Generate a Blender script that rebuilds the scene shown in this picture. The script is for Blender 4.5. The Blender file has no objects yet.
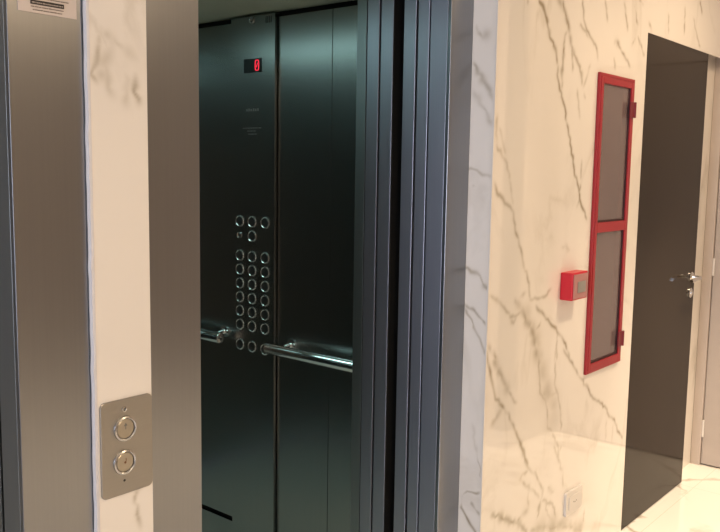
import bpy, bmesh, math, random
import numpy as np
from mathutils import Matrix, Vector

C = bpy.context.scene.collection
SC = bpy.context.scene

# ------------------------------------------------------------------ camera
CAM_H, YAW, PITCH, ROLL, FPX = 1.53854, math.radians(50.1402), math.radians(6.7088), math.radians(-0.8943), 830.02
fw = Vector((math.sin(YAW) * math.cos(PITCH), math.cos(YAW) * math.cos(PITCH), -math.sin(PITCH)))
rt = Vector((math.cos(YAW), -math.sin(YAW), 0))
dn = fw.cross(rt)
cr, sr = math.cos(ROLL), math.sin(ROLL)
r2, d2_ = cr * rt + sr * dn, -sr * rt + cr * dn
cd = bpy.data.cameras.new('camera')
cd.sensor_width = 36.0
cd.lens = FPX * 36.0 / 720.0
cd.clip_start = 0.02
cam = bpy.data.objects.new('camera', cd)
C.objects.link(cam)
m3 = Matrix((r2, -d2_, -fw)).transposed()
cam.matrix_world = Matrix.Translation((0, 0, CAM_H)) @ m3.to_4x4()
SC.camera = cam

# ------------------------------------------------------------------ world, exposure, lights
w = bpy.data.worlds.new('world')
SC.world = w
w.use_nodes = True
w.node_tree.nodes['Background'].inputs['Color'].default_value = (0.35, 0.45, 0.6, 1)
w.node_tree.nodes['Background'].inputs['Strength'].default_value = 0.25
SC.view_settings.view_transform = 'Standard'
SC.view_settings.look = 'None'
SC.view_settings.gamma = 1.0
SC.view_settings.exposure = 0.08
SC.view_settings.use_curve_mapping = False
SC.cycles.use_denoising = True
SC.cycles.max_bounces = 12
SC.cycles.glossy_bounces = 8
SC.cycles.sample_clamp_indirect = 6.0

WARM = (1.0, 0.73, 0.45)
COOL = (0.80, 0.85, 1.0)


def area(name, loc, rot, size, power, col, size_y=None, spread=None):
    l = bpy.data.lights.new(name, 'AREA')
    l.energy = power
    l.color = col
    if size_y:
        l.shape = 'RECTANGLE'
        l.size, l.size_y = size, size_y
    else:
        l.shape = 'DISK'
        l.size = size
    if spread:
        l.spread = math.radians(spread)
    o = bpy.data.objects.new(name, l)
    C.objects.link(o)
    o.location = loc
    o.rotation_euler = rot
    return o


CEIL = 2.6
# daylight arriving through the lobby window on the left
area('window_daylight', (-2.9, 0.45, 1.35), (0, math.radians(-90), 0), 1.9, 40.0, COOL, 1.5, spread=120)
# name of place, X, Y, area power, spot power, spot angle
DOWNLIGHTS = [(0.35, -0.60, 30.0, 0.0, 0), (2.30, -1.45, 19.0, 165.0, 72), (3.00, 0.45, 11.0, 60.0, 80), (3.80, 0.72, 6.0, 265.0, 58)]  # second one is added to brighten the floor mirrored in the jambs
for X_, Y_, P_, S_, A_ in DOWNLIGHTS:
    if P_ > 0:
        area('downlight_lamp', (X_, Y_, CEIL - 0.03), (0, 0, 0), 0.16, P_, WARM)
    if S_ > 0:
        sp = bpy.data.lights.new('spot_lamp', 'SPOT')
        sp.energy = S_
        sp.color = (1.0, 0.775, 0.535)
        sp.spot_size = math.radians(A_)
        sp.spot_blend = 0.7
        sp.shadow_soft_size = 0.06
        spo = bpy.data.objects.new('spot_lamp', sp)
        C.objects.link(spo)
        spo.location = (X_, Y_, CEIL - 0.04)
# the lift car's own ceiling light
area('car_ceiling_lamp', (1.62, 2.55, 2.103), (0, 0, 0), 0.22, 1.4, (0.62, 1.0, 0.95), 0.9, spread=95)

# ------------------------------------------------------------------ helpers
WO = {}


def obj(name, bm, mat, parent=None, smooth=False, kind=None, label=None):
    """links one bmesh (built in room coordinates) as one mesh object with its origin at its centre"""
    me = bpy.data.meshes.new(name)
    vs = [v.co for v in bm.verts]
    c = Vector([(min(v[i] for v in vs) + max(v[i] for v in vs)) / 2 for i in range(3)])
    bmesh.ops.translate(bm, verts=bm.verts, vec=-c)
    bmesh.ops.recalc_face_normals(bm, faces=bm.faces)
    bm.to_mesh(me)
    bm.free()
    o = bpy.data.objects.new(name, me)
    C.objects.link(o)
    me.materials.append(mat)
    if smooth:
        for p in me.polygons:
            p.use_smooth = True
        try:
            me.set_sharp_from_angle(angle=math.radians(35))
        except Exception:
            pass
    if parent is not None:
        o.parent = parent
        o.location = c - WO[parent.name]
    else:
        o.location = c
    WO[o.name] = c
    if kind:
        o['kind'] = kind
    if label:
        o['label'] = label
    return o


def thing(name, loc, label, cat, group=None):
    o = bpy.data.objects.new(name, None)
    o.empty_display_size = 0.05
    C.objects.link(o)
    o.location = loc
    WO[o.name] = Vector(loc)
    o['label'] = label
    o['category'] = cat
    if group:
        o['group'] = group
    return o


def tag(o, label, cat, group=None):
    o['label'] = label
    o['category'] = cat
    if group:
        o['group'] = group
    return o


def box(bm, x0, x1, y0, y1, z0, z1, bev=0.0):
    b = bmesh.new()
    bmesh.ops.create_cube(b, size=1.0)
    for v in b.verts:
        v.co = Vector(((x0 + x1) / 2 + v.co.x * (x1 - x0), (y0 + y1) / 2 + v.co.y * (y1 - y0), (z0 + z1) / 2 + v.co.z * (z1 - z0)))
    if bev > 0:
        bmesh.ops.bevel(b, geom=list(b.edges), offset=bev, segments=2, affect='EDGES', profile=0.5)
    merge(bm, b)
    return bm


def merge(bm, b):
    me = bpy.data.meshes.new('tmp')
    b.to_mesh(me)
    b.free()
    bm.from_mesh(me)
    bpy.data.meshes.remove(me)


def bx(*a, **k):
    return box(bmesh.new(), *a, **k)


def frame_axes(axis):
    a = Vector(axis).normalized()
    u = Vector((0, 0, 1)) if abs(a.z) < 0.9 else Vector((1, 0, 0))
    u = (u - a * u.dot(a)).normalized()
    return a, u, a.cross(u)


def lathe(bm, origin, axis, prof, n=32, closed=False):
    """surface of revolution; prof = [(radius, height along the axis)]"""
    a, u, v = frame_axes(axis)
    o = Vector(origin)
    rings = []
    for r, h in prof:
        if r < 1e-6:
            rings.append([bm.verts.new(o + a * h)])
        else:
            rings.append([bm.verts.new(o + a * h + (u * math.cos(t) + v * math.sin(t)) * r) for t in [2 * math.pi * i / n for i in range(n)]])
    pairs = list(zip(rings[:-1], rings[1:]))
    if closed:
        pairs.append((rings[-1], rings[0]))
    for A, B in pairs:
        for i in range(n):
            j = (i + 1) % n
            if len(A) == 1 and len(B) == 1:
                continue
            if len(A) == 1:
                bm.faces.new((A[0], B[i], B[j]))
            elif len(B) == 1:
                bm.faces.new((A[i], A[j], B[0]))
            else:
                bm.faces.new((A[i], A[j], B[j], B[i]))
    return bm


def tube(bm, pts, r, n=14):
    pts = [Vector(p) for p in pts]
    rings = []
    for i, p in enumerate(pts):
        d = (pts[min(i + 1, len(pts) - 1)] - pts[max(i - 1, 0)]).normalized()
        a, u, v = frame_axes(d)
        rings.append([bm.verts.new(p + (u * math.cos(t) + v * math.sin(t)) * r) for t in [2 * math.pi * k / n for k in range(n)]])
    for A, B in zip(rings[:-1], rings[1:]):
        for i in range(n):
            j = (i + 1) % n
            bm.faces.new((A[i], A[j], B[j], B[i]))
    bm.faces.new(rings[0][::-1])
    bm.faces.new(rings[-1])
    return bm


def rounded_plate(bm, axis_y0, axis_y1, x0, x1, z0, z1, r, n=6):
    """rounded rectangle in the XZ plane with thickness along Y (y0 is the front)"""
    pts = []
    for cx, cz, a0 in ((x1 - r, z1 - r, 0), (x0 + r, z1 - r, 90), (x0 + r, z0 + r, 180), (x1 - r, z0 + r, 270)):
        for k in range(n + 1):
            t = math.radians(a0 + 90 * k / n)
            pts.append((cx + r * math.cos(t), cz + r * math.sin(t)))
    e = 0.0008
    loops = []
    for ins, y in ((0, axis_y1), (0, axis_y0 + e), (e, axis_y0)):
        mx, mz = (x0 + x1) / 2, (z0 + z1) / 2
        loops.append([bm.verts.new((p[0] - ins * (1 if p[0] > mx else -1), y, p[1] - ins * (1 if p[1] > mz else -1))) for p in pts])
    for A, B in zip(loops[:-1], loops[1:]):
        for i in range(len(A)):
            j = (i + 1) % len(A)
            bm.faces.new((A[i], A[j], B[j], B[i]))
    bm.faces.new(loops[0])
    bm.faces.new(loops[-1][::-1])
    return bm


def frame_bm(x0, x1, z0, z1, wl, wr, wb, wt, y0, y1, bev=0.0015):
    """a rectangular frame in the XZ plane, four mitred-looking rails"""
    bm = bmesh.new()
    box(bm, x0, x0 + wl, y0, y1, z0, z1, bev)
    box(bm, x1 - wr, x1, y0, y1, z0, z1, bev)
    box(bm, x0 + wl, x1 - wr, y0, y1, z1 - wt, z1, bev)
    box(bm, x0 + wl, x1 - wr, y0, y1, z0, z0 + wb, bev)
    return bm


# ------------------------------------------------------------------ materials
def mat(name, col, rough=0.5, metal=0.0, spec=0.5, ani=0.0, noise=None, emit=None, bump=None, coat=0.0):
    m = bpy.data.materials.new(name)
    m.use_nodes = True
    nt = m.node_tree
    b = nt.nodes['Principled BSDF']
    b.inputs['Base Color'].default_value = (*col, 1)
    b.inputs['Roughness'].default_value = rough
    b.inputs['Metallic'].default_value = metal
    b.inputs['Specular IOR Level'].default_value = spec
    b.inputs['Anisotropic'].default_value = ani
    b.inputs['Coat Weight'].default_value = coat
    if emit:
        b.inputs['Emission Color'].default_value = (*emit[0], 1)
        b.inputs['Emission Strength'].default_value = emit[1]
    tc = nt.nodes.new('ShaderNodeTexCoord')
    if noise:
        sc_, amt, stretch = noise
        mp = nt.nodes.new('ShaderNodeMapping')
        mp.inputs['Scale'].default_value = stretch
        nz = nt.nodes.new('ShaderNodeTexNoise')
        nz.inputs['Scale'].default_value = sc_
        nz.inputs['Detail'].default_value = 4
        mx = nt.nodes.new('ShaderNodeMixRGB')
        mx.inputs[1].default_value = (*[c * (1 - amt) for c in col], 1)
        mx.inputs[2].default_value = (*[min(1, c * (1 + amt)) for c in col], 1)
        nt.links.new(tc.outputs['Object'], mp.inputs['Vector'])
        nt.links.new(mp.outputs['Vector'], nz.inputs['Vector'])
        nt.links.new(nz.outputs['Fac'], mx.inputs[0])
        nt.links.new(mx.outputs[0], b.inputs['Base Color'])
        if bump:
            bp = nt.nodes.new('ShaderNodeBump')
            bp.inputs['Strength'].default_value = bump
            bp.inputs['Distance'].default_value = 0.001
            nt.links.new(nz.outputs['Fac'], bp.inputs['Height'])
            nt.links.new(bp.outputs['Normal'], b.inputs['Normal'])
    return m


def marble(name, base, vein, scale, rough, amount, attr=None, joints=None):
    """polished veined marble; thin veins where two warped noise fields cross their mid value"""
    m = bpy.data.materials.new(name)
    m.use_nodes = True
    nt = m.node_tree
    N = nt.nodes.new
    L = nt.links.new
    b = nt.nodes['Principled BSDF']
    b.inputs['Roughness'].default_value = rough
    b.inputs['Specular IOR Level'].default_value = 0.62
    b.inputs['Coat Weight'].default_value = 0.5
    b.inputs['Coat Roughness'].default_value = 0.02
    geo = N('ShaderNodeNewGeometry')
    wz = N('ShaderNodeTexNoise')
    wz.inputs['Scale'].default_value = scale * 1.3
    wz.inputs['Detail'].default_value = 5
    L(geo.outputs['Position'], wz.inputs['Vector'])
    # soft cloud
    cl = N('ShaderNodeTexNoise')
    cl.inputs['Scale'].default_value = 1.7
    cl.inputs['Detail'].default_value = 3
    L(geo.outputs['Position'], cl.inputs['Vector'])
    mixc = N('ShaderNodeMixRGB')
    mixc.inputs[1].default_value = (*[c * 0.955 for c in base], 1)
    mixc.inputs[2].default_value = (*base, 1)
    L(cl.outputs['Fac'], mixc.inputs[0])
    if attr:
        at = N('ShaderNodeAttribute')
        at.attribute_name = attr
        fac = at.outputs['Fac']
    if True:
        nz = N('ShaderNodeTexNoise')
        nz.inputs['Scale'].default_value = scale
        nz.inputs['Detail'].default_value = 6
        nz.inputs['Distortion'].default_value = 0.6
        mp = N('ShaderNodeMapping')
        mp.inputs['Scale'].default_value = (1, 1, 0.55)
        mp.inputs['Rotation'].default_value = (0.3, 0.5, 0.2)
        L(geo.outputs['Position'], mp.inputs['Vector'])
        L(mp.outputs['Vector'], nz.inputs['Vector'])
        s1 = N('ShaderNodeMath'); s1.operation = 'SUBTRACT'; s1.inputs[1].default_value = 0.5
        L(nz.outputs['Fac'], s1.inputs[0])
        s2 = N('ShaderNodeMath'); s2.operation = 'ABSOLUTE'
        L(s1.outputs[0], s2.inputs[0])
        rm = N('ShaderNodeMapRange')
        rm.inputs['From Min'].default_value = 0.0
        rm.inputs['From Max'].default_value = 0.030
        rm.inputs['To Min'].default_value = 1.0
        rm.inputs['To Max'].default_value = 0.0
        L(s2.outputs[0], rm.inputs['Value'])
        rk = N('ShaderNodeMapRange')
        rk.inputs['From Min'].default_value = 0.42
        rk.inputs['From Max'].default_value = 0.62
        L(wz.outputs['Fac'], rk.inputs['Value'])
        mu = N('ShaderNodeMath'); mu.operation = 'MULTIPLY'
        L(rm.outputs[0], mu.inputs[0]); L(rk.outputs[0], mu.inputs[1])
        m3_ = N('ShaderNodeMath'); m3_.operation = 'MULTIPLY'; m3_.inputs[1].default_value = amount
        L(mu.outputs[0], m3_.inputs[0])
        if attr:
            mxx = N('ShaderNodeMath'); mxx.operation = 'MAXIMUM'
            L(fac, mxx.inputs[0]); L(m3_.outputs[0], mxx.inputs[1])
            fac = mxx.outputs[0]
        else:
            fac = m3_.outputs[0]
    mixv = N('ShaderNodeMixRGB')
    mixv.inputs[2].default_value = (*vein, 1)
    L(fac, mixv.inputs[0]); L(mixc.outputs[0], mixv.inputs[1])
    out = mixv.outputs[0]
    if joints:
        # square slab joints
        sep = N('ShaderNodeSeparateXYZ')
        L(geo.outputs['Position'], sep.inputs[0])
        facs = []
        for ax, (off, size) in joints.items():
            a_ = N('ShaderNodeMath'); a_.operation = 'SUBTRACT'; a_.inputs[1].default_value = off
            L(sep.outputs[ax], a_.inputs[0])
            d_ = N('ShaderNodeMath'); d_.operation = 'PINGPONG'; d_.inputs[1].default_value = size / 2
            L(a_.outputs[0], d_.inputs[0])
            c_ = N('ShaderNodeMath'); c_.operation = 'LESS_THAN'; c_.inputs[1].default_value = 0.0012
            L(d_.outputs[0], c_.inputs[0])
            facs.append(c_.outputs[0])
        mm = N('ShaderNodeMath'); mm.operation = 'MAXIMUM'
        L(facs[0], mm.inputs[0]); L(facs[-1], mm.inputs[1])
        mj = N('ShaderNodeMixRGB')
        mj.inputs[2].default_value = (0.66, 0.61, 0.54, 1)
        L(mm.outputs[0], mj.inputs[0]); L(out, mj.inputs[1])
        out = mj.outputs[0]
    L(out, b.inputs['Base Color'])
    return m


MB_BASE = (0.84, 0.815, 0.78)
MB_VEIN = (0.335, 0.29, 0.21)
M = {}
M['marble_attr'] = marble('marble_veined', MB_BASE, MB_VEIN, 2.3, 0.045, 0.2, attr='vein')
M['marble'] = marble('marble', MB_BASE, MB_VEIN, 1.6, 0.06, 0.55)
M['floor'] = marble('marble_floor', (0.84, 0.82, 0.78), (0.36, 0.31, 0.24), 1.9, 0.08, 0.85, joints={'X': (4.09, 0.9), 'Y': (0.35, 0.9)})
M['plaster'] = mat('painted_plaster', (0.40, 0.34, 0.29), 0.6, noise=(6, 0.03, (1, 1, 1)))
M['skirting'] = mat('grey_skirting', (0.56, 0.52, 0.47), 0.25, noise=(5, 0.08, (1, 1, 1)))
M['ceiling'] = mat('ceiling_paint', (0.78, 0.76, 0.73), 0.8, noise=(4, 0.02, (1, 1, 1)))
M['steel'] = mat('brushed_steel', (0.288, 0.300, 0.322), 0.30, 1.0, ani=0.4, noise=(3, 0.05, (60, 60, 0.6)))
M['steel_return'] = mat('steel_cool_lit', (0.385, 0.398, 0.462), 0.42, 1.0, ani=0.3, noise=(3, 0.05, (60, 60, 0.6)))  # bluer than the frame steel: cool side light put into the colour
M['steel_plate'] = mat('plate_steel', (0.36, 0.35, 0.335), 0.40, 1.0, noise=(3, 0.04, (2, 2, 80)))
M['car_steel'] = mat('car_steel', (0.30, 0.315, 0.31), 0.27, 1.0, ani=0.3, noise=(3, 0.06, (50, 50, 0.6)))
M['post'] = mat('car_post_steel', (0.30, 0.32, 0.33), 0.42, 1.0, noise=(3, 0.05, (60, 60, 0.6)))
M['chrome'] = mat('chrome', (0.80, 0.80, 0.80), 0.10, 1.0, noise=(20, 0.02, (1, 1, 1)))
M['ring'] = mat('button_ring_steel', (0.62, 0.62, 0.61), 0.25, 1.0, noise=(30, 0.02, (1, 1, 1)))
M['button_face'] = mat('button_face', (0.42, 0.39, 0.34), 0.35, 1.0, noise=(60, 0.05, (1, 1, 1)))
M['car_button'] = mat('car_button_face', (0.02, 0.02, 0.02), 0.45, 0.2, noise=(60, 0.1, (1, 1, 1)))
M['black'] = mat('black_plastic', (0.006, 0.006, 0.006), 0.3, noise=(30, 0.1, (1, 1, 1)))
M['dark_gap'] = mat('gap_shade', (0.004, 0.004, 0.004), 0.8, noise=(10, 0.1, (1, 1, 1)))  # near-black colour stands in for the shade inside gaps
M['etch'] = mat('etched_mark', (0.16, 0.17, 0.17), 0.6, noise=(40, 0.1, (1, 1, 1)))
M['red_led'] = mat('red_led', (0.5, 0.01, 0.03), 0.5, emit=((1.0, 0.03, 0.07), 1.2), noise=(40, 0.02, (1, 1, 1)))
M['red'] = mat('red_enamel', (0.33, 0.013, 0.024), 0.30, noise=(8, 0.06, (1, 1, 1)))
M['red_dark'] = mat('red_hinge', (0.16, 0.008, 0.016), 0.35, noise=(8, 0.06, (1, 1, 1)))
M['gasket'] = mat('glazing_bead', (0.035, 0.008, 0.010), 0.5, noise=(8, 0.06, (1, 1, 1)))
M['cab_in'] = mat('cabinet_interior', (0.50, 0.36, 0.35), 0.6, noise=(8, 0.05, (1, 1, 1)))
M['call_red'] = mat('call_point_red', (0.56, 0.008, 0.028), 0.35, noise=(10, 0.03, (1, 1, 1)))
M['call_front'] = mat('call_point_front', (0.42, 0.20, 0.20), 0.22, noise=(10, 0.05, (1, 1, 1)))
M['call_grey'] = mat('call_point_grey', (0.26, 0.25, 0.24), 0.3, noise=(10, 0.1, (1, 1, 1)))
M['door_dark'] = mat('dark_laminate', (0.026, 0.019, 0.014), 0.12, spec=0.10, noise=(3, 0.06, (1, 1, 0.3)))
M['end_door'] = mat('pale_door_paint', (0.45, 0.40, 0.37), 0.4, noise=(5, 0.03, (1, 1, 1)))
M['end_frame'] = mat('pale_frame', (0.52, 0.46, 0.43), 0.3, noise=(6, 0.06, (1, 1, 1)))
M['white_plastic'] = mat('white_plastic', (0.72, 0.70, 0.68), 0.35, noise=(10, 0.02, (1, 1, 1)))
M['outlet_edge'] = mat('outlet_slot', (0.20, 0.18, 0.16), 0.5, noise=(10, 0.05, (1, 1, 1)))
M['paper'] = mat('notice_paper', (0.62, 0.56, 0.53), 0.5, noise=(10, 0.03, (1, 1, 1)))
M['ink'] = mat('ink', (0.02, 0.017, 0.015), 0.6, noise=(10, 0.1, (1, 1, 1)))
M['car_ceiling'] = mat('car_ceiling_paint', (0.44, 0.54, 0.47), 0.6, noise=(4, 0.03, (1, 1, 1)))
M['car_floor'] = mat('car_floor_stone', (0.66, 0.67, 0.62), 0.35, noise=(14, 0.2, (1, 1, 1)))
M['lamp_lens'] = mat('lamp_lens', (0.9, 0.85, 0.75), 0.4, emit=(WARM, 2.0), noise=(10, 0.01, (1, 1, 1)))
M['car_lens'] = mat('car_lamp_lens', (0.8, 0.9, 0.85), 0.4, emit=((0.62, 1.0, 0.98), 7.5), noise=(10, 0.01, (1, 1, 1)))

g = bpy.data.materials.new('cabinet_glass')
g.use_nodes = True
nt = g.node_tree
for n_ in list(nt.nodes):
    nt.nodes.remove(n_)
o_ = nt.nodes.new('ShaderNodeOutputMaterial')
mx_ = nt.nodes.new('ShaderNodeMixShader')
tr_ = nt.nodes.new('ShaderNodeBsdfTransparent')
tr_.inputs['Color'].default_value = (0.90, 0.88, 0.86, 1)
gl_ = nt.nodes.new('ShaderNodeBsdfGlossy')
gl_.inputs['Color'].default_value = (0.95, 0.95, 0.95, 1)
gl_.inputs['Roughness'].default_value = 0.06
fr_ = nt.nodes.new('ShaderNodeFresnel')
fr_.inputs['IOR'].default_value = 1.5
nt.links.new(fr_.outputs[0], mx_.inputs[0])
df_ = nt.nodes.new('ShaderNodeBsdfDiffuse')
df_.inputs['Color'].default_value = (0.42, 0.325, 0.345, 1)  # diffuse tone stands in for the surroundings mirrored in the pane
ms_ = nt.nodes.new('ShaderNodeMixShader')
tcg = nt.nodes.new('ShaderNodeTexCoord')
nzg = nt.nodes.new('ShaderNodeTexNoise')
nzg.inputs['Scale'].default_value = 5.0
rg_ = nt.nodes.new('ShaderNodeMapRange')
rg_.inputs['To Min'].default_value = 0.34
rg_.inputs['To Max'].default_value = 0.42
nt.links.new(tcg.outputs['Object'], nzg.inputs['Vector'])
nt.links.new(nzg.outputs['Fac'], rg_.inputs['Value'])
nt.links.new(rg_.outputs[0], ms_.inputs[0])
nt.links.new(tr_.outputs[0], ms_.inputs[1])
nt.links.new(df_.outputs[0], ms_.inputs[2])
nt.links.new(ms_.outputs[0], mx_.inputs[1])
nt.links.new(gl_.outputs[0], mx_.inputs[2])
nt.links.new(mx_.outputs[0], o_.inputs['Surface'])
M['glass'] = g

# ------------------------------------------------------------------ vein drawings of the marble slabs, in wall metres: points, half width (mm), strength
VEINS_MAIN=[[[[2.445,2.079],[2.475,2.068],[2.507,2.03],[2.535,1.975],[2.582,1.932],[2.598,1.889]],7,0.75],
[[[2.598,1.889],[2.598,1.861],[2.624,1.813],[2.66,1.758],[2.685,1.702],[2.718,1.634],[2.745,1.564],[2.778,1.51],[2.803,1.467],[2.813,1.436],[2.852,1.399],[2.88,1.363]],4,0.75],
[[[2.578,2.1],[2.616,2.085],[2.644,2.056],[2.673,2.015],[2.691,1.972]],10,0.55],
[[[2.691,1.972],[2.72,1.936],[2.763,1.906],[2.79,1.844]],6,0.5],
[[[2.614,2.106],[2.623,2.08],[2.659,2.03]],5,0.5],
[[[2.655,2.007],[2.634,1.965],[2.633,1.915],[2.632,1.859],[2.635,1.82]],5,0.45],
[[[2.683,1.983],[2.701,1.934],[2.71,1.883]],4,0.5],
[[[2.76,2.13],[2.776,2.069],[2.819,2.023],[2.878,1.995],[2.913,1.945]],4,0.55],
[[[2.748,2.048],[2.783,2.036],[2.82,2.014]],3,0.4],
[[[2.845,1.914],[2.798,1.833]],3,0.35],
[[[2.38,2.069],[2.376,2.055]],4,0.3],
[[[2.945,2.159],[2.973,2.091]],5.5,0.55],
[[[3.117,2.178],[3.162,2.084]],5.5,0.55],
[[[3.214,2.185],[3.258,2.115]],5.5,0.55],
[[[3.773,2.263],[3.779,2.148]],5.5,0.55],
[[[3.882,2.23],[3.939,2.169],[3.996,2.115]],5.5,0.55],
[[[3.062,2.03],[3.119,1.995],[3.203,1.944]],5.5,0.55],
[[[3.264,2.072],[3.344,2.003]],5.5,0.55],
[[[3.05,1.962],[3.065,1.922]],5.5,0.55],
[[[2.64,1.962],[2.632,1.865]],5.5,0.55],
[[[3.256,2.209],[3.304,2.199]],5.5,0.55],
[[[3.372,2.139],[3.4,2.116]],5.5,0.55],
[[[3.213,2.031],[3.243,2.061]],5.5,0.55],
[[[3.577,2.205],[3.595,2.124]],5.5,0.55],
[[[4.181,2.336],[4.222,2.3]],5.5,0.55],
[[[3.957,2.321],[3.998,2.267]],5.5,0.55],
[[[3.043,2.019],[3.072,2.031],[3.089,2.021],[3.065,2.009]],8,0.3],
[[[2.752,1.823],[2.783,1.722]],3,0.4],
[[[2.215,1.704],[2.216,1.613],[2.281,1.563],[2.305,1.51]],4,0.4],
[[[2.232,1.669],[2.274,1.589]],4,0.25],
[[[2.812,1.577],[2.812,1.51]],4,0.4],
[[[2.807,1.815],[2.823,1.799]],4,0.35],
[[[2.214,1.504],[2.241,1.463],[2.295,1.436],[2.333,1.413],[2.348,1.359],[2.386,1.297],[2.422,1.217]],5,0.5],
[[[2.305,1.51],[2.332,1.429]],4,0.25],
[[[2.814,1.494],[2.803,1.467]],5,0.5],
[[[2.788,1.413],[2.813,1.436]],6,0.4],
[[[2.682,1.273],[2.721,1.276],[2.749,1.262],[2.723,1.252]],8,0.2],
[[[2.422,1.216],[2.458,1.167],[2.468,1.115]],4,0.45],
[[[2.468,1.115],[2.558,1.108],[2.618,1.131]],3,0.4],
[[[2.212,1.154],[2.253,1.136],[2.308,1.097],[2.343,1.068],[2.381,1.069],[2.408,1.077]],6,0.4],
[[[2.343,1.062],[2.366,1.048],[2.381,1.063]],6,0.35],
[[[2.36,1.127],[2.419,1.081],[2.445,1.049],[2.495,1.002],[2.517,0.952],[2.539,0.901]],12,0.45],
[[[2.442,1.084],[2.48,1.039],[2.52,0.993],[2.548,0.947],[2.57,0.896]],16,0.2],
[[[2.437,1.141],[2.404,1.128]],6,0.25],
[[[2.512,1.084],[2.563,1.049],[2.629,1.007],[2.677,0.976],[2.727,0.938],[2.773,0.887],[2.79,0.853]],4.5,0.65],
[[[2.553,1.023],[2.519,1.005]],5,0.4],
[[[2.677,0.976],[2.676,0.921],[2.683,0.871]],3.5,0.45],
[[[2.211,0.999],[2.244,0.962],[2.266,0.941]],6,0.45],
[[[2.513,0.934],[2.576,0.86],[2.625,0.778],[2.675,0.701],[2.682,0.625]],26,0.27],
[[[2.547,0.904],[2.566,0.781],[2.631,0.702],[2.637,0.635],[2.674,0.614]],5,0.35],
[[[2.673,0.908],[2.676,0.784],[2.729,0.69],[2.746,0.601]],4,0.35],
[[[2.674,0.61],[2.725,0.538],[2.74,0.474]],6,0.4],
[[[2.566,0.781],[2.627,0.753],[2.697,0.747]],12,0.25],
[[[2.203,0.976],[2.228,0.899],[2.268,0.818],[2.344,0.75],[2.392,0.692],[2.461,0.597],[2.501,0.522]],5,0.6],
[[[2.245,0.947],[2.298,0.886],[2.346,0.821]],9,0.45],
[[[2.346,0.821],[2.402,0.768]],4,0.3],
[[[2.306,0.773],[2.272,0.75],[2.246,0.727]],8,0.45],
[[[2.219,0.937],[2.229,0.892]],5,0.4],
[[[2.735,0.898],[2.836,0.813],[2.942,0.724],[3.009,0.666],[3.121,0.61],[3.171,0.557],[3.232,0.525],[3.26,0.479],[3.326,0.425]],3.5,0.6],
[[[2.941,0.733],[2.975,0.7]],5,0.4],
[[[3.151,0.543],[3.15,0.458]],4,0.2],
[[[3.222,0.508],[3.219,0.441]],4,0.2],
[[[2.437,0.629],[2.477,0.565],[2.504,0.522],[2.563,0.475],[2.619,0.409],[2.615,0.385],[2.603,0.372],[2.594,0.328],[2.589,0.311]],6,0.5],
[[[2.505,0.509],[2.464,0.509],[2.448,0.489],[2.491,0.465],[2.542,0.431],[2.596,0.384]],5,0.4],
[[[2.51,0.453],[2.514,0.397],[2.522,0.376]],5,0.35],
[[[2.616,0.368],[2.704,0.328],[2.73,0.272]],5,0.45],
[[[2.643,0.357],[2.652,0.322],[2.703,0.267]],4,0.35],
[[[2.259,0.424],[2.313,0.409],[2.371,0.373],[2.442,0.341],[2.517,0.291]],10,0.6],
[[[2.511,0.367],[2.475,0.36],[2.441,0.35]],8,0.45],
[[[2.58,0.27],[2.671,0.252],[2.811,0.219],[2.963,0.154]],22,0.4],
[[[2.542,0.283],[2.618,0.266],[2.741,0.222],[2.871,0.185],[2.965,0.133]],12,0.4],
[[[2.657,0.41],[2.687,0.376],[2.713,0.374]],8,0.3],
[[[2.69,0.553],[2.729,0.492],[2.769,0.436],[2.785,0.366]],5,0.35],
[[[2.752,0.538],[2.734,0.516]],4,0.35],
[[[2.979,0.219],[2.977,0.164]],5,0.35]]
VEINS_RETURN=[[[[1.392,1.957],[1.367,1.938],[1.342,1.944]],9,0.45],
[[[1.393,1.974],[1.382,1.943]],5,0.3],
[[[1.402,1.865],[1.367,1.821],[1.335,1.769],[1.33,1.752]],6,0.45],
[[[1.396,1.78],[1.359,1.728],[1.327,1.677]],8,0.3],
[[[1.454,1.534],[1.397,1.544],[1.366,1.531],[1.321,1.519]],4,0.4],
[[[1.39,1.487],[1.37,1.488]],4,0.2],
[[[1.443,1.218],[1.396,1.232],[1.359,1.217],[1.333,1.185],[1.319,1.173]],4,0.5],
[[[1.405,1.115],[1.363,1.1],[1.331,1.064],[1.322,1.052]],4,0.45],
[[[1.4,1.105],[1.361,1.038],[1.319,0.968]],4,0.45],
[[[1.36,0.737],[1.347,0.657]],4,0.2],
[[[1.348,0.664],[1.332,0.617],[1.323,0.563]],4,0.35],
[[[1.318,0.517],[1.35,0.511],[1.375,0.509],[1.393,0.487],[1.395,0.453],[1.376,0.433],[1.346,0.397],[1.331,0.379]],4,0.65],
[[[1.36,0.483],[1.341,0.462],[1.315,0.447]],4,0.45]]
VEINS_PIER=[[[[0.904,1.775],[0.898,1.739],[0.889,1.711],[0.881,1.701],[0.895,1.687]],5,0.45],
[[[0.927,1.778],[0.913,1.727],[0.912,1.7],[0.922,1.671]],9,0.2],
[[[0.978,1.706],[0.974,1.682],[0.986,1.655]],5,0.45],
[[[0.956,1.713],[0.954,1.648]],8,0.2],
[[[0.927,1.778],[0.954,1.759],[0.978,1.743]],7,0.18],
[[[0.906,1.78],[0.927,1.778]],7,0.2],
[[[0.889,1.711],[0.915,1.704]],10,0.2],
[[[0.969,0.879],[0.957,0.854],[0.964,0.83],[0.973,0.838]],3.5,0.5],
[[[0.964,0.83],[0.972,0.793]],3.5,0.4]]


def smooth_noise(rng, n, period):
    k = max(2, int(n / period) + 3)
    c = rng.normal(size=k)
    return np.interp(np.linspace(0, k - 1, n), np.arange(k), c)


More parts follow.
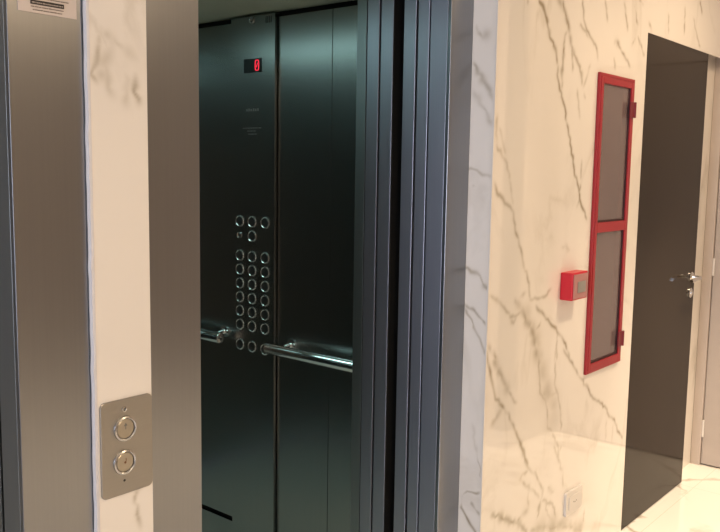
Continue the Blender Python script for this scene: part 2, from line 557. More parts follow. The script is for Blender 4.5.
def vein_field(A, B, veins, seed):
    """strength of the drawn veins at each grid point (A, B in metres)"""
    rng = np.random.default_rng(seed)
    out = np.zeros_like(A)
    ax, bz = A[0], B[:, 0]
    hmin = 0.85 * max((ax[-1] - ax[0]) / len(ax), (bz[-1] - bz[0]) / len(bz))
    for pts, wd, st in veins:
        p = np.array(pts, float)
        d = np.r_[0, np.cumsum(np.hypot(*np.diff(p, axis=0).T))]
        n = max(8, int(d[-1] / 0.004))
        s = np.linspace(0, d[-1], n)
        x, z = np.interp(s, d, p[:, 0]), np.interp(s, d, p[:, 1])
        jit = 0.0028 if len(p) > 2 else 0.002
        x = x + jit * smooth_noise(rng, n, 5)
        z = z + jit * smooth_noise(rng, n, 5)
        hw = wd * 0.001 * 1.0 * np.clip(1 + 0.35 * smooth_noise(rng, n, 5), 0.4, 1.9)
        sg = st * np.clip(1 + 0.3 * smooth_noise(rng, n, 6), 0.35, 1.4)
        fade = np.clip(np.minimum(np.arange(n), np.arange(n)[::-1]) / 4.0 + 0.35, 0, 1)
        sg = sg * fade
        hw = np.maximum(hw, hmin)
        f = np.zeros_like(A)
        R = float(hw.max()) * 5 + 0.02
        for k in range(n):
            i0, i1 = np.searchsorted(ax, (x[k] - R, x[k] + R))
            j0, j1 = np.searchsorted(bz, (z[k] - R, z[k] + R))
            if i0 == i1 or j0 == j1:
                continue
            sl = (slice(j0, j1), slice(i0, i1))
            dd = np.hypot(A[sl] - x[k], B[sl] - z[k]) / hw[k]
            val = sg[k] * (0.78 * np.exp(-dd ** 2 * 0.7) + 0.22 * np.exp(-dd * 0.9))
            f[sl] = np.maximum(f[sl], val)
        out = np.maximum(out, 1.2 * f) + 0.35 * np.minimum(out, f)
    return np.clip(out, 0, 1)


def slab_grid(name, mapf, a0, a1, b0, b1, na, nb, veins, seed, material, holes=(), parent=None):
    """a marble face as a fine grid that carries the vein drawing as a point attribute"""
    a = np.linspace(a0, a1, na)
    b = np.linspace(b0, b1, nb)
    for (h0, h1, k0, k1) in holes:
        for arr, vals in ((a, (h0, h1)), (b, (k0, k1))):
            for v in vals:
                arr[np.argmin(np.abs(arr - v))] = v
    A, B = np.meshgrid(a, b)
    vf = vein_field(A, B, veins, seed)
    verts = [mapf(x, z) for x, z in zip(A.ravel(), B.ravel())]
    faces = []
    for j in range(nb - 1):
        zc = (b[j] + b[j + 1]) / 2
        for i in range(na - 1):
            xc = (a[i] + a[i + 1]) / 2
            if any(h0 < xc < h1 and k0 < zc < k1 for (h0, h1, k0, k1) in holes):
                continue
            q = j * na + i
            faces.append((q, q + 1, q + na + 1, q + na))
    me = bpy.data.meshes.new(name)
    me.from_pydata(verts, [], faces)
    at = me.attributes.new('vein', 'FLOAT', 'POINT')
    at.data.foreach_set('value', vf.ravel().astype(np.float32))
    me.materials.append(material)
    o = bpy.data.objects.new(name, me)
    C.objects.link(o)
    return o


# ------------------------------------------------------------------ dimensions (metres; X along the lift wall, Y into it)
YE = 1.4028      # lift wall, steel frame front
YP = 1.3905      # marble pier front
YH = 1.3195      # polished marble wall with the dark door
YR = 1.3830      # short wall piece beyond the dark door
XC = 2.199       # corner where the lift wall steps out
XD0, XD1 = 3.3668, 4.1192
XE = 4.446       # end wall
XJ, YJ = 3.955, 0.415   # jog of the opposite wall
XL, YB = -3.0, -2.6
OPEN_H = 2.12

# ------------------------------------------------------------------ room shell
S = 'structure'
obj('floor', bx(XL, XE + 0.15, YB, 1.476, -0.05, 0.0), M['floor'], kind=S)
obj('ceiling', bx(XL, XE, YB, 1.476, CEIL, CEIL + 0.05), M['ceiling'], kind=S)
# long wall with the dark door: a front face with the slab drawing, a closed back, and its end
CAB = (2.925, 3.222, 0.787, 1.887)
b_ = bmesh.new()
wall = slab_grid('wall_right', lambda x, z: (x, YH, z), XC, XD1, 0.0, CEIL, 440, 640, VEINS_MAIN, 3, M['marble_attr'], holes=(CAB, (XD0, XD1 + 1, -0.1, 2.1)))
wall['kind'] = S
# closed body behind the face (edges, top, end), leaving the cabinet recess open
b_ = bmesh.new()
box(b_, XC + 0.0005, CAB[0] - 0.002, YH + 0.0006, YH + 0.02, 0, CEIL)
box(b_, CAB[1] + 0.002, XD0 - 0.0005, YH + 0.0006, YH + 0.02, 0, CEIL)
box(b_, CAB[0] - 0.002, CAB[1] + 0.002, YH + 0.0006, YH + 0.02, 0, CAB[2] - 0.002)
box(b_, CAB[0] - 0.002, CAB[1] + 0.002, YH + 0.0006, YH + 0.02, CAB[3] + 0.002, CEIL)
box(b_, XD0 - 0.0005, XD1, YH + 0.0006, YH + 0.02, 2.1005, CEIL)
obj('wall_right_backing', b_, M['marble'], kind=S)
b_ = bx(XD1 - 0.012, XD1, YH + 0.0008, YR + 0.02, 0, CEIL)
obj('wall_right_end', b_, M['marble'], kind=S)
ret = slab_grid('wall_return', lambda y, z: (XC, y, z), YH, YE + 0.001, 0.0, CEIL, 40, 1000, VEINS_RETURN, 5, M['marble_attr'])
ret['kind'] = S
obj('corner_bright_edge', bx(XC - 0.0012, XC + 0.0035, YH - 0.0012, YH + 0.0035, 0, CEIL, 0.0006), M['white_plastic'], kind=S)  # pale strip added as the bright line along the chamfered marble corner
obj('wall_recess', bx(XD1 + 0.0, XE, YR, YR + 0.05, 0, CEIL), M['marble'], kind=S)
# end wall with a doorway
YD1, YD0 = 1.331, 0.47
for y0_, y1_, z0_ in ((YD1 + 0.004, YR, 0), (YJ, YD0 - 0.004, 0), (YD0 - 0.004, YD1 + 0.004, 2.11)):
    obj('wall_end', bx(XE, XE + 0.1, y0_, y1_, z0_, CEIL), M['end_frame'], kind=S)
# opposite wall: steps in to form the recess
b_ = bmesh.new()
box(b_, XJ, XE + 0.1, YJ - 0.08, YJ, 0, CEIL)
box(b_, XJ, XJ + 0.08, YB, YJ, 0, CEIL)
obj('wall_opposite', b_, M['plaster'], kind=S)
b_ = bmesh.new()
box(b_, XJ - 0.012, XE, YJ, YJ + 0.012, 0, 0.10)
box(b_, XJ - 0.012, XJ, YB, YJ, 0, 0.10)
obj('baseboard_opposite', b_, M['skirting'], kind=S)
obj('wall_back', bx(XL, XJ + 0.08, YB - 0.08, YB, 0, CEIL), M['plaster'], kind=S)
# left wall with a window
WY0, WY1, WZ0, WZ1 = -0.40, 1.25, 0.4, 2.3
b_ = bmesh.new()
box(b_, XL - 0.12, XL, YB, WY0, 0, CEIL)
box(b_, XL - 0.12, XL, WY1, 1.476, 0, CEIL)
box(b_, XL - 0.12, XL, WY0, WY1, 0, WZ0)
box(b_, XL - 0.12, XL, WY0, WY1, WZ1, CEIL)
obj('wall_left', b_, M['plaster'], kind=S)
b_ = bmesh.new()
for y_ in (WY0, (WY0 + WY1) / 2 - 0.025, WY1 - 0.05):
    box(b_, XL - 0.09, XL - 0.03, y_, y_ + 0.05, WZ0, WZ1)
for z_ in (WZ0, WZ1 - 0.05):
    box(b_, XL - 0.09, XL - 0.03, WY0 + 0.05, WY1 - 0.05, z_, z_ + 0.05)
obj('window_1', b_, M['white_plastic'], kind=S)
# lift wall: marble everywhere that is not an opening
XA0, XA1 = -0.215, 0.728       # opening of the lift on the left
XB0, XB1 = 1.143, 2.080        # opening of the lift in view
JW = 0.1345
b_ = bmesh.new()
box(b_, XL, XA0 - JW, YP, YP + 0.085, 0, CEIL)
box(b_, XA0 - JW, XC - 0.001, YP, YP + 0.085, OPEN_H + 0.13, CEIL)
obj('wall_front', b_, M['marble'], kind=S)
# the pier between the two lifts: drawn face, plus a body
PX0, PX1 = 0.8770, 1.0035
pier = slab_grid('wall_pier', lambda x, z: (x, YP, z), PX0, PX1, 0.0, OPEN_H + 0.13, 60, 900, VEINS_PIER, 8, M['marble_attr'])
pier['kind'] = S
obj('wall_pier_body', bx(PX0, PX1, YP + 0.0006, YP + 0.085, 0, OPEN_H + 0.13), M['marble'], kind=S)
# uneven white filler along the left edge of the pier
b_ = bmesh.new()
rnd = random.Random(4)
n = 90
rows = []
for i in range(n + 1):
    z = (OPEN_H + 0.12) * i / n
    x = PX0 - 0.0035 - 0.0022 * rnd.random()
    rows.append([b_.verts.new((x, YE - 0.001, z)), b_.verts.new((x + 0.0006, YP + 0.0012, z)), b_.verts.new((PX0 + 0.001, YP - 0.0004, z)), b_.verts.new((PX0 + 0.001, YE - 0.001, z))])
for A_, B_ in zip(rows[:-1], rows[1:]):
    for i in range(4):
        j = (i + 1) % 4
        b_.faces.new((A_[i], A_[j], B_[j], B_[i]))
b_.faces.new(rows[0]); b_.faces.new(rows[-1][::-1])
M['filler'] = mat('white_filler', (0.62, 0.60, 0.60), 0.6, noise=(60, 0.08, (1, 1, 1)))
obj('trim_1', b_, M['filler'], kind=S)

# ------------------------------------------------------------------ lift door frames
def lift_frame(x0, x1, wl, wr, label, depth=0.073):
    t = thing('elevator_door_frame', ((x0 + x1) / 2, YE, 0), label, 'door frame', 'steel lift door frames')
    b = bmesh.new()
    box(b, x1, x1 + wr, YE, YE + 0.012, 0, OPEN_H + 0.12, 0.0012)
    jm = obj('jamb', b, M['steel'], t)
    obj('jamb_return', bx(x1, x1 + 0.012, YE + 0.0125, YE + depth, 0, OPEN_H, 0.0008), M['steel_return'] if x1 > 1.5 else M['post'], jm)  # left lift's right return gets darker steel, shade put into the colour
    b = bmesh.new()
    box(b, x0 - wl, x0, YE, YE + 0.012, 0, OPEN_H + 0.12, 0.0012)
    jm = obj('jamb', b, M['steel'], t)
    obj('jamb_return', bx(x0 - 0.012, x0, YE + 0.0125, YE + depth, 0, OPEN_H, 0.0008), M['steel_return'], jm)
    b = bmesh.new()
    box(b, x0 + 0.0005, x1 - 0.0005, YE, YE + 0.012, OPEN_H, OPEN_H + 0.12, 0.0012)
    box(b, x0 + 0.0005, x1 - 0.0005, YE + 0.0125, YE + depth, OPEN_H, OPEN_H + 0.012)
    obj('header', b, M['steel'], t)
    return t


lift_frame(XB0, XB1, JW + 0.006, XC - XB1 - 0.001, 'brushed steel frame around the open lift doorway')
lift_frame(XA0, XA1, JW, JW + 0.0085, 'brushed steel frame at the left edge, carrying the paper notice')

# ------------------------------------------------------------------ parked sliding door panels, right of the opening
def sliding_door(name, panels, label, cat):
    t = thing(name, (XB1 + 0.2, panels[0][0], 0), label, cat)
    for (ya, yb, x) in panels:
        b = bmesh.new()
        box(b, x, x + 0.50, ya, yb, 0.006, OPEN_H - 0.004, 0.0016)
        obj('panel', b, M['steel_return'], t)
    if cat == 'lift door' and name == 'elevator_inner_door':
        obj('gap_shade_plate', bx(XB1 + 0.004, XB1 + 0.49, panels[0][0] - 0.003, panels[0][0] - 0.0004, 0.01, OPEN_H - 0.01), M['dark_gap'], t)  # black plate added on the panel front, painted shade for the gap
    return t


sliding_door('elevator_outer_door', [(1.4835, 1.5245, 2.083), (1.5325, 1.5785, 2.083)], 'outer pair of parked lift door panels, edges showing beside the right jamb', 'lift door')
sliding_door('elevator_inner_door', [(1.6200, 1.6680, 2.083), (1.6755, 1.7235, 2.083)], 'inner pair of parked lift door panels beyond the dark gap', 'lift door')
obj('gap_dark_sheet', bx(2.30, 2.32, 1.58, 1.62, 0, OPEN_H), M['dark_gap'], kind=S)  # near-black sheet closing the door gap, its shade put in as colour

# the closed doors of the lift at the left edge
t = thing('elevator_closed_door', ((XA0 + XA1) / 2, 1.50, 0), 'closed steel doors of the lift at the far left edge', 'lift door')
obj('panel', bx(XA0 - 0.02, 0.2555, 1.480, 1.515, 0.006, OPEN_H, 0.001), M['steel_return'], t)
obj('panel', bx(0.2575, XA1 + 0.02, 1.480, 1.515, 0.006, OPEN_H, 0.001), M['car_steel'], t)  # darker steel than the other leaf, so the reveal mirrors less light

# ------------------------------------------------------------------ the lift car
CX0, CX1, CY0, CY1, CH = 0.88, 2.20, 1.7335, 3.30, 2.10
car = thing('elevator_car', ((CX0 + CX1) / 2, 2.4, 0), 'dark steel lift car seen through the open doorway', 'lift')
obj('floor_plate', bx(CX0 - 0.03, CX1 + 0.03, 1.62, CY1 + 0.03, -0.08, -0.035), M['car_floor'], car)
obj('roof_panel', bx(CX0 - 0.03, CX1 + 0.03, CY0, CY1 + 0.03, 2.108, 2.15), M['car_ceiling'], car)
# wall panels start above a recessed kick strip and stop under a shadow gap
Z0, Z1 = 0.097, 2.086
for ya, yb in ((CY0 + 0.04, 1.9760), (1.9780, 2.243), (2.492, 3.298)):
    obj('wall_panel', bx(CX1, CX1 + 0.02, ya, yb, Z0, Z1, 0.001), M['car_steel'], car)
obj('shadow_gap', bx(CX1 + 0.021, CX1 + 0.03, CY0, CY1, 0.0, 2.108), M['dark_gap'], car)
for ya, yb in ((CY0 + 0.04, 2.243), (2.492, CY1)):
    obj('kick_strip', bx(CX1 + 0.004, CX1 + 0.019, ya, yb, -0.034, 0.074), M['car_steel'], car)
for xa, xb in ((CX0, 1.538), (1.541, CX1)):
    obj('wall_panel', bx(xa, xb, CY1, CY1 + 0.02, 0.0, 2.108, 0.001), M['car_steel'], car)
for ya, yb in ((CY0 + 0.04, 2.45), (2.453, 3.298)):
    obj('wall_panel', bx(CX0 - 0.02, CX0, ya, yb, 0.0, 2.108, 0.001), M['car_steel'], car)
b_ = bmesh.new()
box(b_, 2.086, CX1 + 0.03, 1.7290, 1.7690, 0.0, 2.108, 0.0012)
obj('door_post', b_, M['post'], car)
b_ = bmesh.new()
box(b_, CX0 - 0.02, XB0 - 0.01, 1.7290, 1.7690, 0.0, 2.108, 0.0012)
obj('door_post', b_, M['post'], car)
lt = thing('car_ceiling_light', (1.62, 2.55, 2.108), 'strip light in the ceiling of the lift car', 'light')
obj('lens', bx(1.36, 1.47, 1.95, 3.10, 2.1065, 2.1078), M['car_lens'], lt)

# car operating panel
PXF = 2.185
PY0, PY1 = 2.2475, 2.4885
pan = thing('control_panel', (PXF, (PY0 + PY1) / 2, 0.0), 'tall steel lift button panel with red floor display', 'control panel')
obj('faceplate', bx(PXF, CX1 + 0.0195, PY0, PY1, -0.03, 2.099, 0.0012), M['car_steel'], pan)


def car_button(y, z, r=0.0235):
    b = bmesh.new()
    lathe(b, (PXF - 0.0003, y, z), (-1, 0, 0), [(0, 0), (r * 0.70, 0), (r * 0.70, 0.0012), (r * 0.64, 0.0018), (0, 0.0018)])
    f = obj('button', b, M['car_button'], pan, smooth=True)
    b = bmesh.new()
    lathe(b, (PXF - 0.0002, y, z), (-1, 0, 0), [(r * 0.74, 0), (r * 0.74, 0.0035), (r * 0.82, 0.0050), (r * 0.93, 0.0040), (r, 0.0)], closed=True)
    obj('button_ring', b, M['ring'], f, smooth=True)
    return f


CYS = (2.4388, 2.3687, 2.2964)
master = car_button(CYS[0], 1.3275)
cells = [(CYS[1], 1.3275), (CYS[2], 1.3275), (CYS[1], 1.2719)]
for k in range(6):
    cells += [(y, 1.1930 - k * 0.05487) for y in CYS]
cells += [(y, 0.8380) for y in CYS]
for y, z in cells:
    c = master.copy()
    C.objects.link(c)
    c.parent = pan
    c.location = master.location + Vector((0, y - CYS[0], z - 1.3275))
    for ch in list(master.children):
        d = ch.copy()
        C.objects.link(d)
        d.parent = c
# key switch
b = bmesh.new()
lathe(b, (PXF - 0.0002, 2.4420, 1.272), (-1, 0, 0), [(0.0125, 0), (0.0125, 0.003), (0.0095, 0.004), (0.009, 0.0015), (0, 0.0015)])
ks = obj('key_switch', b, M['ring'], pan, smooth=True)
obj('keyhole', bx(PXF - 0.0026, PXF - 0.0018, 2.4408, 2.4432, 1.267, 1.277), M['black'], ks)
# display
dp = obj('display', bx(PXF - 0.0025, PXF - 0.0002, 2.3170, 2.4130, 1.8905, 1.9420, 0.0008), M['black'], pan, label='black display window showing a red digit')
b = bmesh.new()
yc, zc, hw_, hh_, th = 2.3400, 1.9165, 0.0112, 0.0200, 0.0021
pts_o, pts_i = [], []
for k in range(28):
    a_ = 2 * math.pi * k / 28
    cx_, cz_ = math.cos(a_), math.sin(a_)
    e_ = 0.55
    sx = math.copysign(abs(cx_) ** e_, cx_)
    sz = math.copysign(abs(cz_) ** e_, cz_)
    pts_o.append((yc + sx * hw_, zc + sz * hh_))
    pts_i.append((yc + sx * (hw_ - th * 1.35), zc + sz * (hh_ - th * 1.35)))
xf, xb_ = PXF - 0.0036, PXF - 0.0026
vo = [[b.verts.new((x, y, z)) for y, z in P_] for P_, x in ((pts_o, xf), (pts_i, xf), (pts_i, xb_), (pts_o, xb_))]
for A_, B_ in ((0, 1), (1, 2), (2, 3), (3, 0)):
    for k in range(28):
        j = (k + 1) % 28
        b.faces.new((vo[A_][k], vo[A_][j], vo[B_][j], vo[B_][k]))
bb = bmesh.new()
box(bb, xf, xb_, -0.0014, 0.0014, -0.0085, 0.0085)
bmesh.ops.rotate(bb, verts=bb.verts, cent=(0, 0, 0), matrix=Matrix.Rotation(math.radians(25), 3, 'X'))
bmesh.ops.translate(bb, verts=bb.verts, vec=(0, yc, zc))
merge(b, bb)
obj('digit', b, M['red_led'], dp)
# emblem and speaker slits at the very top
b = bmesh.new()
lathe(b, (PXF - 0.0002, 2.3700, 2.083), (-1, 0, 0), [(0.0070, 0), (0.0075, 0.004), (0.0125, 0.005), (0.0135, 0.0)], closed=True)
obj('camera_ring', b, M['ring'], pan, smooth=True)
b = bmesh.new()
for k in range(4):
    box(b, PXF - 0.0008, PXF - 0.0001, 2.2660 + k * 0.009, 2.2685 + k * 0.009, 2.066, 2.090)
obj('speaker_slits', b, M['black'], pan)
# faint engraving under the display: a maker's mark and a few lines too small to read
b = bmesh.new()
for k, (yy, wd) in enumerate([(2.398, 0.010), (2.386, 0.010), (2.374, 0.011), (2.361, 0.010), (2.349, 0.010), (2.337, 0.009)]):
    box(b, PXF - 0.0005, PXF - 0.0001, yy - wd / 2 * 0.75, yy + wd / 2 * 0.75, 1.7475, 1.7565 + 0.0016 * (k % 2))
obj('maker_mark', b, M['etch'], pan)
b = bmesh.new()
for yy0, yy1, zz in ((2.320, 2.420, 1.683), (2.350, 2.396, 1.672), (2.344, 2.390, 1.660)):
    y_ = yy0
    rr = random.Random(int(zz * 1000))
    while y_ < yy1:
        l_ = 0.004 + 0.008 * rr.random()
        box(b, PXF - 0.0005, PXF - 0.0001, y_, min(y_ + l_, yy1), zz, zz + 0.0028)
        y_ += l_ + 0.003
obj('engraved_text', b, M['etch'], pan)

# handrails of the car
RX, RR = 2.135, 0.0212


def handrail(y0, y1, zr, ys, label):
    t = thing('handrail', (RX, (y0 + y1) / 2, zr), label, 'handrail', 'polished handrails in the lift car')
    b = bmesh.new()
    e = 0.004
    lathe(b, (RX, y0, zr), (0, 1, 0), [(0, 0), (RR - e, 0), (RR - e * 0.3, e * 0.3), (RR, e), (RR, y1 - y0 - e), (RR - e * 0.3, y1 - y0 - e * 0.3), (RR - e, y1 - y0), (0, y1 - y0)], n=40)
    obj('tube', b, M['chrome'], t, smooth=True)
    for y in ys:
        b = bmesh.new()
        tube(b, [(CX1 - 0.0008, y, zr + 0.012), (2.175, y, zr + 0.012), (2.150, y, zr + 0.006), (RX + 0.006, y, zr)], 0.0085)
        lathe(b, (CX1 - 0.0006, y, zr + 0.012), (-1, 0, 0), [(0, 0), (0.022, 0), (0.022, 0.004), (0.012, 0.007), (0, 0.007)])
        obj('bracket', b, M['chrome'], t, smooth=True)


handrail(2.497, 3.26, 0.860, (2.545, 3.16), 'polished handrail on the far side of the lift button panel')
handrail(1.785, 2.232, 0.860, (2.165, 1.806), 'polished handrail between the button panel and the doorway')

# ------------------------------------------------------------------ landing call plate on the pier
YPL = YP - 0.0042
cp = thing('call_button_plate', (0.946, YP, 0.978), 'steel call plate with two round buttons on the marble pier', 'call panel')
obj('plate', rounded_plate(bmesh.new(), YPL, YP - 0.0004, 0.8815, 1.0015, 0.8805, 1.0760, 0.011), M['steel_plate'], cp)


def landing_button(x, z, up):
    b = bmesh.new()
    lathe(b, (x, YPL - 0.0003, z), (0, -1, 0), [(0, 0), (0.0195, 0), (0.0195, 0.0028), (0.0185, 0.0036), (0, 0.0036)], n=48)
    f = obj('button', b, M['button_face'], cp, smooth=True)
    b = bmesh.new()
    lathe(b, (x, YPL - 0.0002, z), (0, -1, 0), [(0.0206, 0), (0.0206, 0.0042), (0.0222, 0.0058), (0.0250, 0.0044), (0.0258, 0.0)], n=48, closed=True)
    obj('button_ring', b, M['ring'], f, smooth=True)
    b = bmesh.new()
    yf, yb = YPL - 0.0043, YPL - 0.0040
    if up:
        tri = [(-0.0042, 0.0060), (0.0042, 0.0060), (0.0, 0.0125)]
        lo = [[b.verts.new((x + px, y, z + pz)) for px, pz in tri] for y in (yf, yb)]
        b.faces.new(lo[0]); b.faces.new(lo[1][::-1])
        for i in range(3):
            j = (i + 1) % 3
            b.faces.new((lo[0][i], lo[0][j], lo[1][j], lo[1][i]))
        box(b, x - 0.0009, x + 0.0009, yf, yb, z - 0.001, z + 0.0062)
        obj('arrow', b, M['etch'], f)
    else:
        lathe(b, (x, yb, z), (0, -1, 0), [(0, 0), (0.0026, 0), (0.0026, 0.0003), (0, 0.0003)], n=16)
        box(b, x + 0.0012, x + 0.0026, yf, yb, z + 0.002, z + 0.0085)
        obj('arrow', b, M['arrow_brown'], f)


M['arrow_brown'] = mat('brown_mark', (0.16, 0.075, 0.035), 0.5, noise=(40, 0.05, (1, 1, 1)))
landing_button(0.9354, 1.0160, True)
landing_button(0.9330, 0.9475, False)
b = bmesh.new()
lathe(b, (0.9350, YPL - 0.0002, 1.0555), (0, -1, 0), [(0.0029, 0), (0.0029, 0.001), (0.0036, 0.0022), (0.0052, 0.0018), (0.0056, 0.0)], n=24, closed=True)
sc_ = obj('screw', b, M['ring'], cp, smooth=True)
b = bmesh.new()
lathe(b, (0.9350, YPL - 0.0003, 1.0555), (0, -1, 0), [(0, 0), (0.0027, 0), (0.0027, 0.0006), (0, 0.0006)], n=16)
obj('screw_socket', b, M['etch'], sc_)
b = bmesh.new()
lathe(b, (0.9330, YPL - 0.0002, 0.9090), (0, -1, 0), [(0, 0), (0.0027, 0), (0.0024, 0.0004), (0, 0.0004)], n=16)
obj('keyhole', b, M['black'], cp)

# ------------------------------------------------------------------ paper notice on the left jamb
NX0, NX1, NZ0, NZ1 = 0.7475, 0.8600, 1.8005, 1.905
nt_ = thing('notice', ((NX0 + NX1) / 2, YE, NZ0), 'white paper notice with black text bar, top left on the steel jamb', 'notice')
obj('sheet', bx(NX0, NX1, YE - 0.0014, YE - 0.0003, NZ0, NZ1, 0.0004), M['paper'], nt_)
# lettering too small to read in the photograph: short uneven strokes
yf, yb = YE - 0.0021, YE - 0.0015
bar = obj('text_bar', bx(0.7705, 0.8347, yf, yb, 1.8150, 1.8226), M['ink'], nt_)


def strokes(x0, x1, z, h, y0, y1, seed):
    b = bmesh.new()
    r = random.Random(seed)
    x = x0
    while x < x1 - 0.001:
        l = min(0.0014 + 0.0034 * r.random(), x1 - x)
        box(b, x, x + l, y0, y1, z, z + h * (0.75 + 0.25 * r.random()))
        x += l + 0.0005 + 0.0007 * (r.random() > 0.7)
    return b


M['faded_ink'] = mat('faded_lettering', (0.34, 0.30, 0.28), 0.6, noise=(10, 0.1, (1, 1, 1)))
obj('bar_lettering', strokes(0.7730, 0.8325, 1.8172, 0.0024, yf - 0.0004, yf - 0.0001, 2), M['faded_ink'], bar)
M['ink_grey'] = mat('grey_ink', (0.20, 0.17, 0.15), 0.6, noise=(10, 0.1, (1, 1, 1)))
for k, (x0, x1, z) in enumerate([(0.7714, 0.8335, 1.8103), (0.7750, 0.8303, 1.8050), (0.7760, 0.8440, 1.8260), (0.7600, 0.8480, 1.8350), (0.7600, 0.8460, 1.8440), (0.7600, 0.8480, 1.8530), (0.7600, 0.8300, 1.8620)]):
    obj('text_line', strokes(x0, x1, z, 0.0019, yf, yb, 10 + k), M['ink_grey'], nt_)

# ------------------------------------------------------------------ fire hose cabinet
X0, X1, Z0c, Z1c = 2.9120, 3.2350, 0.7740, 1.9000
YF = YH - 0.011
fc = thing('fire_hose_cabinet', ((X0 + X1) / 2, YH, Z0c), 'tall red glazed fire hose cabinet set into the marble wall', 'cabinet')
b = bmesh.new()
yb0, yb1 = YH + 0.0012, YH + 0.10
# open recessed box
box(b, CAB[0] + 0.001, CAB[0] + 0.004, yb0, yb1, CAB[2] + 0.001, CAB[3] - 0.001)
box(b, CAB[1] - 0.004, CAB[1] - 0.001, yb0, yb1, CAB[2] + 0.001, CAB[3] - 0.001)
box(b, CAB[0] + 0.004, CAB[1] - 0.004, yb0, yb1, CAB[2] + 0.001, CAB[2] + 0.004)
box(b, CAB[0] + 0.004, CAB[1] - 0.004, yb0, yb1, CAB[3] - 0.004, CAB[3] - 0.001)
box(b, CAB[0] + 0.004, CAB[1] - 0.004, yb1 - 0.003, yb1, CAB[2] + 0.004, CAB[3] - 0.004)
obj('box', b, M['cab_in'], fc)
obj('frame', frame_bm(X0, X1, Z0c, Z1c, 0.012, 0.012, 0.012, 0.012, YF, YH - 0.0005), M['red'], fc)
dl, dr, db, dt = X0 + 0.0125, X1 - 0.0125, Z0c + 0.0125, Z1c - 0.0125
bd = frame_bm(dl, dr, db, dt, 0.020, 0.020, 0.024, 0.024, YF - 0.002, YH - 0.001)
box(bd, dl + 0.020, dr - 0.020, YF - 0.002, YH - 0.001, 1.3120, 1.3500, 0.0012)
door = obj('door', bd, M['red'], fc)
for z0, z1 in ((db + 0.0235, 1.3125), (1.3495, dt - 0.0235)):
    obj('glass_pane', bx(dl + 0.0195, dr - 0.0195, YH - 0.004, YH - 0.001, z0, z1), M['glass'], door, label='glass pane with its reflection tone in the colour')
for z0 in (1.7520, 0.8420):
    b = bmesh.new()
    box(b, X1 - 0.055, X1 + 0.002, YF - 0.010, YF - 0.0035, z0, z0 + 0.060, 0.002)
    lathe(b, (X1 - 0.012, YF - 0.009, z0), (0, 0, 1), [(0, 0), (0.006, 0), (0.006, 0.060), (0, 0.060)], n=16)
    obj('hinge', b, M['red_dark'], fc)

b = bmesh.new()
for z0, z1 in ((db + 0.024, 1.3120), (1.3500, dt - 0.024)):
    xa, xb = dl + 0.020, dr - 0.020
    box(b, xb - 0.010, xb - 0.0003, YH - 0.0085, YH - 0.0045, z0 + 0.0003, z1 - 0.0003)
    box(b, xa + 0.0003, xb - 0.0105, YH - 0.0085, YH - 0.0045, z0 + 0.0003, z0 + 0.008)
obj('gasket', b, M['gasket'], door, label='dark glazing bead')

# ------------------------------------------------------------------ red call point
QX0, QX1, QZ0, QZ1 = 2.685, 2.807, 1.0870, 1.1850
YQ = YH - 0.047
al = thing('fire_alarm_call_point', ((QX0 + QX1) / 2, YH, QZ0), 'small red alarm box with grey window, left of the hose cabinet', 'alarm')
obj('housing', bx(QX0, QX1, YQ, YH - 0.0004, QZ0, QZ1, 0.003), M['call_red'], al)
fp = obj('front_cover', bx(QX0 + 0.005, QX1 - 0.005, YQ - 0.003, YQ - 0.0004, QZ0 + 0.005, QZ1 - 0.005, 0.001), M['call_front'], al, label='dull pink reflective front cover')
obj('window', bx(QX0 + 0.036, QX0 + 0.098, YQ - 0.0052, YQ - 0.0034, QZ0 + 0.026, QZ0 + 0.066, 0.0006), M['call_grey'], fp, label='small grey window')

# ------------------------------------------------------------------ wall outlet
ox0, ox1, oz0, oz1 = 2.797, 2.938, 0.2470, 0.3395
ou = thing('wall_outlet', ((ox0 + ox1) / 2, YH, oz0), 'white wall outlet low on the marble wall', 'outlet')
obj('plate', rounded_plate(bmesh.new(), YH - 0.009, YH - 0.0004, ox0, ox1, oz0, oz1, 0.008), M['white_plastic'], ou)
ins = obj('insert', rounded_plate(bmesh.new(), YH - 0.0115, YH - 0.0094, ox0 + 0.022, ox1 - 0.022, oz0 + 0.020, oz1 - 0.020, 0.004), M['white_plastic'], ou)
b = bmesh.new()
for k in (-1, 0, 1):
    lathe(b, ((ox0 + ox1) / 2 + 0.011 * k, YH - 0.0117, (oz0 + oz1) / 2 - (0.003 if k == 0 else 0)), (0, -1, 0), [(0, 0), (0.003, 0), (0.003, 0.0003), (0, 0.0003)], n=12)
obj('socket_holes', b, M['outlet_edge'], ins)

# ------------------------------------------------------------------ dark flush door
dd = thing('dark_door', ((XD0 + XD1) / 2, YH, 0), 'tall glossy dark brown flush door with a lever handle', 'door')
obj('leaf', bx(XD0 + 0.001, XD1 - 0.0145, YH - 0.0008, YH + 0.0245, 0.003, 2.0985, 0.0008), M['door_dark'], dd)
obj('edge_strip', bx(XD1 - 0.0140, XD1 + 0.0005, YH - 0.0008, YH + 0.0004, 0.003, 2.0985), M['door_dark'], dd)
hx_, hz_ = 4.062, 1.0450
b = bmesh.new()
yw = YH - 0.0011
lathe(b, (hx_, yw, hz_), (0, -1, 0), [(0, 0), (0.025, 0), (0.025, 0.006), (0.022, 0.009), (0.011, 0.009), (0.0095, 0.012), (0.0095, 0.046), (0, 0.046)], n=32)
tube(b, [(hx_, yw - 0.044, hz_), (hx_ - 0.02, yw - 0.050, hz_), (hx_ - 0.06, yw - 0.052, hz_ + 0.001), (hx_ - 0.100, yw - 0.050, hz_ - 0.003), (hx_ - 0.125, yw - 0.046, hz_ - 0.006)], 0.0085)
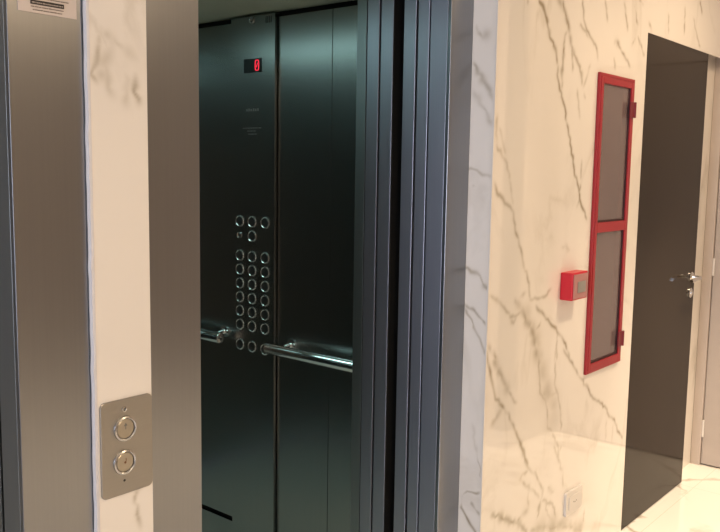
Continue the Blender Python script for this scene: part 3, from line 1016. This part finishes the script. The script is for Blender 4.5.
obj('lever_handle', b, M['chrome'], dd, smooth=True, label='chrome lever handle')
b = bmesh.new()
lathe(b, (hx_, yw, 0.968), (0, -1, 0), [(0, 0), (0.024, 0), (0.024, 0.006), (0.021, 0.008), (0.009, 0.008), (0.009, 0.014), (0, 0.014)], n=32)
obj('lock', b, M['chrome'], dd, smooth=True, label='chrome lock rose')

# ------------------------------------------------------------------ pale door in the end wall
ed = thing('pale_door', (XE, (YD0 + YD1) / 2, 0), 'pale painted door in the end wall at right edge', 'door')
obj('leaf', bx(XE + 0.004, XE + 0.044, YD0, YD1 + 0.001, 0.008, 2.106, 0.0012), M['end_door'], ed)
b = bmesh.new()
box(b, XE - 0.012, XE + 0.003, YD1 + 0.003, YR - 0.001, 0, 2.16, 0.001)
obj('architrave', b, M['end_frame'], ed)
for z in (0.20, 1.06, 1.86):
    b = bmesh.new()
    lathe(b, (XE - 0.002, YD1 - 0.001, z - 0.045), (0, 0, 1), [(0, 0), (0.006, 0), (0.006, 0.09), (0, 0.09)], n=16)
    obj('hinge', b, M['white_plastic'], ed, label='pale butt hinge')
obj('wall_beyond', bx(XE + 0.12, XE + 0.14, YJ, YR, 0, CEIL), M['dark_gap'], kind=S)

# ------------------------------------------------------------------ ceiling downlights
for k, (x, y, p, s_, a_) in enumerate(DOWNLIGHTS):
    names = ['above the two lift doorways', 'added to light the floor mirrored in the jambs', 'in front of the hose cabinet', 'above the pale end door']
    t = thing('downlight', (x, y, CEIL), 'round recessed ceiling downlight ' + names[k], 'light', 'ceiling downlights')
    b = bmesh.new()
    lathe(b, (x, y, CEIL - 0.0005), (0, 0, -1), [(0.085, 0), (0.085, 0.006), (0.100, 0.008), (0.105, 0.0)], n=40, closed=True)
    obj('rim', b, M['white_plastic'], t, smooth=True)
    b = bmesh.new()
    lathe(b, (x, y, CEIL - 0.0006), (0, 0, -1), [(0, 0), (0.084, 0), (0.084, 0.003), (0, 0.003)], n=40)
    obj('lens', b, M['lamp_lens'], t)
